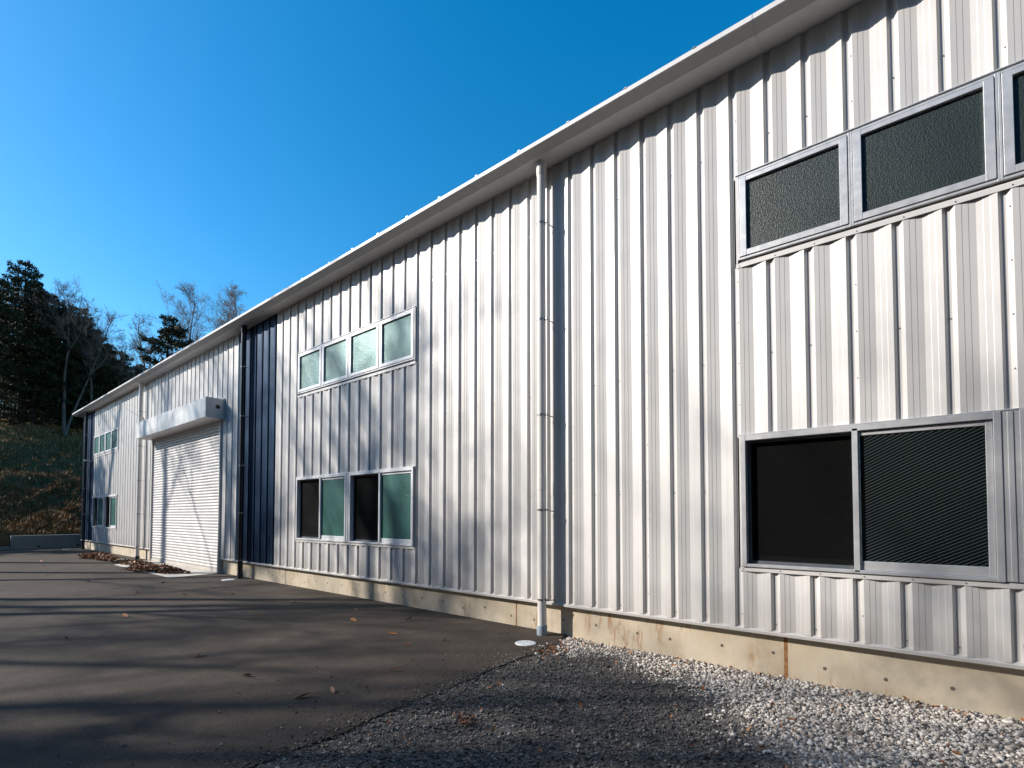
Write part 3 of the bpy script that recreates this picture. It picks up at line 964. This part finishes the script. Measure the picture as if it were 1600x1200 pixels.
# litter on gravel and along the foundation
rs = np.random.RandomState(9)
n1, n2, n3 = 130, 90, 120
lx = np.concatenate([rs.uniform(-3.2, 1.5, n1), rs.uniform(-3.55, 1.5, n2), rs.normal(-3.38, .12, n3)])
ly = np.concatenate([-.2 - 3.2 * rs.uniform(0, 1, n1) ** 1.2, rs.uniform(-.12, .03, n2), rs.normal(-.62, .17, n3)])
ok = (lx > -3.5) & (ly < .04) & (ly > -3.6)
lx, ly = lx[ok], ly[ok]
v, f = leaf_geo(len(lx), lx, ly, gravel_z(lx, ly) + .016, rs.uniform(.014, .036, len(lx)), 33, .35)
o = link('leaf_litter', np_mesh('leaf_litter', v, f, M['leaf']))
tag(o, 'small brown leaves littering the gravel and the foot of the foundation', 'leaves', kind='stuff')
# reddish sprig on the dark gravel
rs = np.random.RandomState(12)
nn = 46
v, f = leaf_geo(nn, -2.64 + rs.normal(0, .07, nn), -2.7 + rs.normal(0, .035, nn), gravel_z(-2.64, -2.7) + .02 + rs.uniform(0, .03, nn), rs.uniform(.012, .03, nn), 5, .6)
o = link('dry_sprig', np_mesh('dry_sprig', v, f, mat_plain('sprig_brown', (0.10, 0.032, 0.014), .8, .3, 30)))
tag(o, 'small reddish brown dead sprig lying on the dark gravel', 'sprig')

# single leaves on the asphalt, each its own thing
lv, lf = leaf_geo(1, [0], [0], [0], [.06], 3, .12)
lv[:, 2] -= lv[:, 2].min()
LEAF = [np_mesh('fallen_leaf', lv * np.array([1, s, 1.0]), lf, mm) for s, mm in ((1.0, M['leaf']), (.7, M['leaf_dark']))]
spots = [(-8.19, -4.04), (-3.98, -2.98), (-4.98, -3.26), (-4.03, -2.26), (-4.05, -3.21), (-4.75, -1.55), (-5.3, -1.35), (-4.55, -1.15), (-6.4, -1.2), (-5.9, -.6), (-7.7, -1.9),
         (-10.3, -1.3), (-10.9, -1.9), (-11.6, -1.1), (-11.9, -2.4), (-13.2, -1.6), (-14.8, -2.6), (-17.0, -3.0), (-9.3, -3.2), (-8.6, -1.0), (-4.25, -.35), (-4.3, -.42), (-6.1, -3.3), (-20.5, -2.6), (-22.4, -2.4), (-7.1, -.7)]
for i, (x, y) in enumerate(spots):
    o = bpy.data.objects.new('fallen_leaf', LEAF[i % 2]); COL.objects.link(o)
    o.location = (x, y, ZA + .004); o.rotation_euler = (0, 0, rnd.uniform(0, 6.28)); s = rnd.uniform(.75, 1.25); o.scale = (s, s, s)
    tag(o, 'single dry brown leaf lying on the open asphalt', 'leaf', 'leaves scattered on the asphalt')

# ------------------------------------------------------------------ vegetation
def norm(v): return v / (np.linalg.norm(v) + 1e-9)
class Tubes:
    def __init__(s): s.v = []; s.f = []; s.n = 0
    def add(s, pts, rads, k=5):
        pts = np.asarray(pts); m = len(pts)
        t = np.gradient(pts, axis=0)
        t /= np.linalg.norm(t, axis=1)[:, None] + 1e-9
        a = np.array([0, 0, 1.0]) if abs(t[0, 2]) < .9 else np.array([1.0, 0, 0])
        u = np.cross(t, a); u /= np.linalg.norm(u, axis=1)[:, None] + 1e-9
        w = np.cross(t, u)
        an = np.arange(k) * 2 * np.pi / k
        ring = pts[:, None] + (u[:, None] * np.cos(an)[None, :, None] + w[:, None] * np.sin(an)[None, :, None]) * np.asarray(rads)[:, None, None]
        s.v.append(ring.reshape(-1, 3))
        i = np.arange(m - 1)[:, None] * k; j = np.arange(k)[None]
        jj = (j + 1) % k
        s.f.append(np.stack([i + j, i + jj, i + k + jj, i + k + j], 2).reshape(-1, 4) + s.n)
        s.n += m * k
    def mesh(s, name, mat):
        return np_mesh(name, np.concatenate(s.v), np.concatenate(s.f), mat, True)

def bare_tree(seed, H, clear=.45, r0=.16, lean=.03, spread=.75, twigs=5, fork=False, tip=.03, skip=.12):
    rs = np.random.RandomState(seed)
    T, Cw = Tubes(), Tubes()
    def stem(p0, d, L, r, n, wig, up):
        pts = [np.array(p0, float)]; d = norm(np.array(d, float))
        for _ in range(n):
            d = norm(d + rs.normal(0, wig, 3) + np.array([0, 0, up]))
            pts.append(pts[-1] + d * L / n)
        return np.array(pts)
    def branch(p0, d, L, r, lev):
        n = max(3, int(L / .5)) if lev < 3 else 3
        pts = stem(p0, d, L, r, n, .13 + .03 * lev, .05)
        rad = np.linspace(r, max(.006, r * .35), len(pts))
        Cw.add(pts, rad, 5 if lev < 2 else 3)
        if lev >= 4 or L < .35: return
        nb = {1: 7, 2: 5, 3: twigs}[lev] if lev < 4 else 0
        for _ in range(nb):
            f = rs.uniform(.25, 1.0)
            i = min(len(pts) - 2, int(f * (len(pts) - 1)))
            dd = norm(pts[i + 1] - pts[i])
            side = norm(np.cross(dd, rs.normal(size=3)))
            nd = norm(dd * rs.uniform(.55, 1.0) + side * rs.uniform(.5, .95) + np.array([0, 0, .22]))
            branch(pts[i], nd, L * rs.uniform(.38, .62), max(.006, rad[i] * rs.uniform(.45, .65)), lev + 1)
    stems = [((0, 0, 0), (rs.normal(0, lean), rs.normal(0, lean), 1), H, r0)]
    if fork:
        stems.append(((.12, .05, 0.1), (rs.uniform(-.3, .3), rs.uniform(-.3, .3), 1), H * .85, r0 * .75))
    for p0, d, L, r in stems:
        pts = stem(p0, d, L, r, 14, .045, .04)
        rad = np.linspace(r, tip, len(pts)); rad[0] *= 1.35
        T.add(pts, rad, 9)
        for i in range(len(pts)):
            h = i / (len(pts) - 1)
            if h < clear: continue
            for _ in range(2 if h < .98 else 3):
                if rs.rand() < skip: continue
                a = rs.uniform(0, 2 * np.pi)
                up = rs.uniform(.55, 1.1) + .5 * (h - clear)
                nd = norm(np.array([math.cos(a) * spread, math.sin(a) * spread, up]))
                branch(pts[i], nd, L * (.34 - .18 * (h - clear) / (1 - clear)) * rs.uniform(.75, 1.2), min(.075, rad[i]) * rs.uniform(.42, .62), 1)
    return T.mesh('trunk', M['bark_pale']), Cw.mesh('crown', M['twig'])

def conifer(seed, H, base=.18, wid=.2, r0=.22, dens=1.0, top=1.0):
    rs = np.random.RandomState(seed)
    T = Tubes()
    pts = np.stack([np.cumsum(rs.normal(0, .03, 16)), np.cumsum(rs.normal(0, .03, 16)), np.linspace(0, H, 16)], 1)
    pts[0, :2] = 0
    T.add(pts, np.linspace(r0, .02, 16), 9)
    C = []; D = []; S = []
    z = base * H
    while z < H * .995:
        h = (z / H - base) / (1 - base)
        L0 = H * wid * (1 - h) ** .62 * (0.55 + .45 * min(1, h * 5)) + .22 * top
        for _ in range(rs.randint(3, 6)):
            if rs.rand() < .10: continue
            a = rs.uniform(0, 2 * np.pi)
            L = L0 * rs.uniform(.5, 1.25)
            px, py = np.interp(z, pts[:, 2], pts[:, 0]), np.interp(z, pts[:, 2], pts[:, 1])
            up0 = rs.uniform(.0, .30); dr = rs.uniform(.15, .45)
            t = np.linspace(0, 1, 6)
            bz = z + rs.uniform(-.15, .15) + L * (up0 * t - dr * t * t * .8 + .18 * t ** 4)
            bx = px + math.cos(a) * L * t; by = py + math.sin(a) * L * t
            T.add(np.stack([bx, by, bz], 1), np.linspace(.035 * L / 2 + .008, .006, 6), 3)
            n = int(70 * L * dens) + 16
            q = rs.uniform(.12, 1.03, n) ** .8
            wdt = .30 * L * (1.02 - q) ** .6 + .10
            off = rs.normal(0, .5, n) * wdt
            cx = px + math.cos(a) * L * q - math.sin(a) * off
            cy = py + math.sin(a) * L * q + math.cos(a) * off
            cz = np.interp(q, t, bz) + rs.normal(-.03, .09, n) - .18 * np.abs(off)
            C.append(np.stack([cx, cy, cz], 1))
            dd = np.stack([math.cos(a) * np.ones(n), math.sin(a) * np.ones(n), rs.normal(-.1, .45, n)], 1) + rs.normal(0, .55, (n, 3))
            D.append(dd); S.append(rs.uniform(.09, .22, n) * (0.75 + .25 * min(1, L)))
        z += rs.uniform(.22, .42) * (0.75 if h > .7 else 1)
    C = np.concatenate(C); D = np.concatenate(D); S = np.concatenate(S)
    D /= np.linalg.norm(D, axis=1)[:, None]
    U = np.cross(D, rs.normal(size=D.shape)); U /= np.linalg.norm(U, axis=1)[:, None] + 1e-9
    a = C - D * S[:, None] * .5
    b = C + U * S[:, None] * .26
    c = C + D * S[:, None] * .85
    d = C - U * S[:, None] * .26
    v = np.stack([a, b, c, d], 1).reshape(-1, 3)
    f = np.arange(len(v)).reshape(-1, 4)
    return T.mesh('trunk', M['bark']), np_mesh('crown', v, f, M['needle'])

def plant_tree(kind, meshes, x, y, label, group, s=1.0, rz=None, cat='tree', z=None):
    if z is None: z = float(hill_z(x, y)) - .1
    e = empty(kind, (x, y, z), label, cat, group, rnd.uniform(0, 6.28) if rz is None else rz, s)
    for nm, me in zip(('trunk', 'crown'), meshes):
        o = bpy.data.objects.new(nm, me); COL.objects.link(o); o.parent = e
    return e

CON = [conifer(1, 13.5, .22, .24, .24), conifer(2, 11.0, .20, .27, .20), conifer(3, 9.0, .02, .32, .18, 1.25), conifer(4, 14.0, .30, .22, .26)]
BARE = [bare_tree(1, 11.5, .48, .14, .10, .8, 3, True, .03, .3), bare_tree(2, 10.0, .48, .12, .06, .75, 4, False, .03, .2), bare_tree(3, 12.5, .50, .15, .08, .7, 4), bare_tree(7, 9.0, .45, .11, .12, .9, 3, True, .03, .3)]

# which column of the picture a tree on the hill should stand in
def on_col(px, X):
    ang = R(50.447) + math.atan((px - 800) / 790)
    return (X, -5.38 + (-X) * math.tan(ang))
G1 = 'dark conifers on the hill'
for px, X, i, s, lab in [
    (28, -45, 0, .80, 'tallest dark conifer at the left edge of the hill'),
    (-30, -44, 3, .72, 'dark conifer cut off by the left picture edge'),
    (70, -47, 1, .86, 'dense dark conifer just right of the tallest one'),
    (105, -46, 1, .78, 'dark conifer in the middle of the left group'),
    (140, -46, 2, .82, 'dark rounded conifer in the right half of the left group'),
    (170, -47, 2, .66, 'dark conifer on the right shoulder of the left group'),
    (192, -49, 2, .50, 'low dark conifer at the right end of the left group'),
    (50, -52, 3, .78, 'shaded conifer behind the tallest one'),
    (120, -54, 3, .72, 'shaded conifer behind the middle of the left group'),
    (256, -52, 2, 1.22, 'lone dark conifer above the roof edge'),
    (212, -50, 2, .62, 'small dark conifer at the foot of the lone one'),
    (48, -44.6, 1, .80, 'bushy dark conifer between the tallest one and the dense one'),
    (88, -45, 1, .78, 'dark conifer just left of the middle of the left group'),
    (124, -45, 2, .86, 'dark conifer just right of the middle of the left group'),
    (156, -45.5, 2, .70, 'dark conifer between the rounded one and the right shoulder'),
    (5, -50, 1, .9, 'shaded conifer at the far left behind the front row'),
]:
    x, y = on_col(px, X)
    plant_tree('conifer_tree', CON[i], x, y, lab, G1, s)
G2 = 'bare trees on the hill'
for px, X, i, s, lab in [
    (100, -43.5, 0, .80, 'pale bare tree with forked trunk standing before the dark conifers'),
    (148, -44.0, 1, .86, 'bare tree whose fine crown rises right of the left conifers'),
    (178, -47, 1, .66, 'bare tree at the right shoulder of the left conifers'),
    (283, -53, 2, 1.02, 'tallest bare tree behind the lone conifer'),
    (235, -55, 1, 1.0, 'bare tree left behind the lone conifer'),
    (325, -54, 1, 1.30, 'bare tree right of the lone conifer above the roof'),
    (356, -55, 2, 1.15, 'rightmost bare tree peeking over the roof edge'),
    (305, -56, 3, 1.22, 'bare tree between the lone conifer and the rightmost ones'),
]:
    x, y = on_col(px, X)
    plant_tree('bare_tree', BARE[i], x, y, lab, G2, s)

# trees outside the picture on the left, whose shadows fall into it
G3 = 'dark conifers out of frame left of the bank'
for x, y, i, s in [(-44.3, -5.0, 0, .62), (-47, -16.5, 3, .8)]:
    plant_tree('conifer_tree', CON[i], x, y, 'dark conifer outside the picture beyond its left edge, shading the bank', G3, s)
TALL = [bare_tree(21, 16, .62, .25, .02, .75, 3, False, .09, .36), bare_tree(22, 15, .62, .22, .03, .8, 3, False, .08, .36), bare_tree(23, 17, .56, .28, .02, .7, 3, False, .10, .36)]
FW = Vector((-math.cos(R(50.447)), math.sin(R(50.447)), 0)); SD = Vector((1.2, 1.0, 0)).normalized()
G4 = 'tall bare trees out of frame left of the yard'
for d, s, i, sc_ in [(3.9, 26, 2, .95), (3.4, 22, 0, .85), (8.6, 32, 1, 1.15), (6.3, 25, 1, .85), (7.55, 20, 1, .85), (9.65, 21, 0, .90), (11.6, 27, 1, 1.0), (14.2, 25, 2, .90), (16.6, 28, 0, 1.05), (20.8, 33, 1, 1.0)]:
    q = Vector((0, -5.38, 0)) + FW * d - SD * s
    plant_tree('bare_tree', TALL[i], q.x, q.y, 'tall bare tree outside the picture to the left, casting streaks of shade on the yard', G4, sc_)

for d, s, i, sc_ in [(1.7, 15, 3, .80), (0.6, 19, 0, .9)]:
    q = Vector((0, -5.38, 0)) + FW * d - SD * s
    plant_tree('conifer_tree', CON[i], q.x, q.y, 'dark conifer outside the picture to the left, shading the foreground', 'dark conifers out of frame left of the camera', sc_)

# unseen conifers added behind the camera to cut sky fill on the wall
rw2 = random.Random(8)
for yv in (-12.5, -15.5, -18.5, -22.5, -27):
    xv = 1.2 * yv + 6.5 + rw2.uniform(0, 1.5)
    while xv < 26:
        plant_tree('conifer_tree', CON[rw2.choice((0, 1, 3, 2))], xv, yv + rw2.uniform(-1, 1), 'dark conifer added behind the photographer, outside the picture, to block sky light', 'conifers added behind the photographer', rw2.uniform(.95, 1.25))
        xv += rw2.uniform(3.2, 4.6)

for xv, yv, i, sc_ in ((14.5, -7, 0, 1.0), (15.5, -3, 1, 1.05), (14.8, 1.5, 3, 1.0)):  # unseen trees added to keep sky light off the right-facing groove sides
    plant_tree('conifer_tree', CON[i], xv, yv, 'dark conifer added beyond the near end of the building, outside the picture, to block sky light', 'conifers added beyond the near end of the building', sc_, z=-.16)

# the wood behind the front rows
for px, X, i, s in [(-20, -56, 2, 1.1), (55, -58, 2, 1.05), (112, -59, 2, 1.05), (165, -60, 2, .95), (190, -58, 2, .85), (215, -60, 2, .8), (235, -58, 2, .7), (30, -48.5, 2, .6), (95, -49, 2, .55), (150, -49, 2, .5), (62, -44.6, 2, .32), (12, -44.8, 2, .34), (180, -45.5, 2, .33)]:
    x, y = on_col(px, X)
    plant_tree('conifer_tree', CON[i], x, y, 'dark conifer filling the wood behind the front row on the hill', 'conifers filling the wood behind', s)

# ------------------------------------------------------------------ dry grass on the bank
rs = np.random.RandomState(77)
def grass(name, n, xr, yr, hmin, hmax, label, seed, wid=.012):
    rs = np.random.RandomState(seed)
    nt = n // 9
    cx = rs.uniform(*xr, nt); cy = rs.uniform(*yr, nt)
    dens = vnoise(cx * .8, cy * .8, 9) + .4 * vnoise(cx * 2.7, cy * 2.7, 3)
    ok = dens > rs.uniform(-1.1, .5, nt)
    cx, cy = cx[ok], cy[ok]
    x = np.repeat(cx, 9) + rs.normal(0, .07, len(cx) * 9); y = np.repeat(cy, 9) + rs.normal(0, .07, len(cx) * 9)
    m = len(x)
    z = hill_z(x, y) - .01
    h = rs.uniform(hmin, hmax, m) * np.repeat(rs.uniform(.5, 1.3, len(cx)), 9)
    a = rs.uniform(0, 2 * np.pi, m); ln = rs.uniform(.15, .75, m) * h
    w = wid * rs.uniform(.7, 1.5, m)
    p = np.stack([x, y, z], 1)
    sx, sy = -np.sin(a) * w, np.cos(a) * w
    side = np.stack([sx, sy, np.zeros(m)], 1)
    mid = p + np.stack([np.cos(a) * ln * .35, np.sin(a) * ln * .35, h * .6], 1)
    tip = p + np.stack([np.cos(a) * ln, np.sin(a) * ln, h], 1)
    v = np.stack([p - side, p + side, mid + side * .8, tip, mid - side * .8], 1).reshape(-1, 3)
    b = np.arange(m)[:, None] * 5
    f = np.concatenate([b + np.array([0, 1, 2]), b + np.array([0, 2, 4]), b + np.array([4, 2, 3])])
    o = link(name, np_mesh(name, v, f, M['grass']))
    tag(o, label, 'grass', kind='stuff')
grass('dry_grass', 70000, (-38.8, -31.45), (-4.5, 4.5), .05, .22, 'dry yellowish grass covering the lower bank and its berm', 1)
grass('dry_grass', 45000, (-46, -38.4), (-6, 8), .06, .24, 'shaded dry grass on the upper bank below the trees', 2, .016)
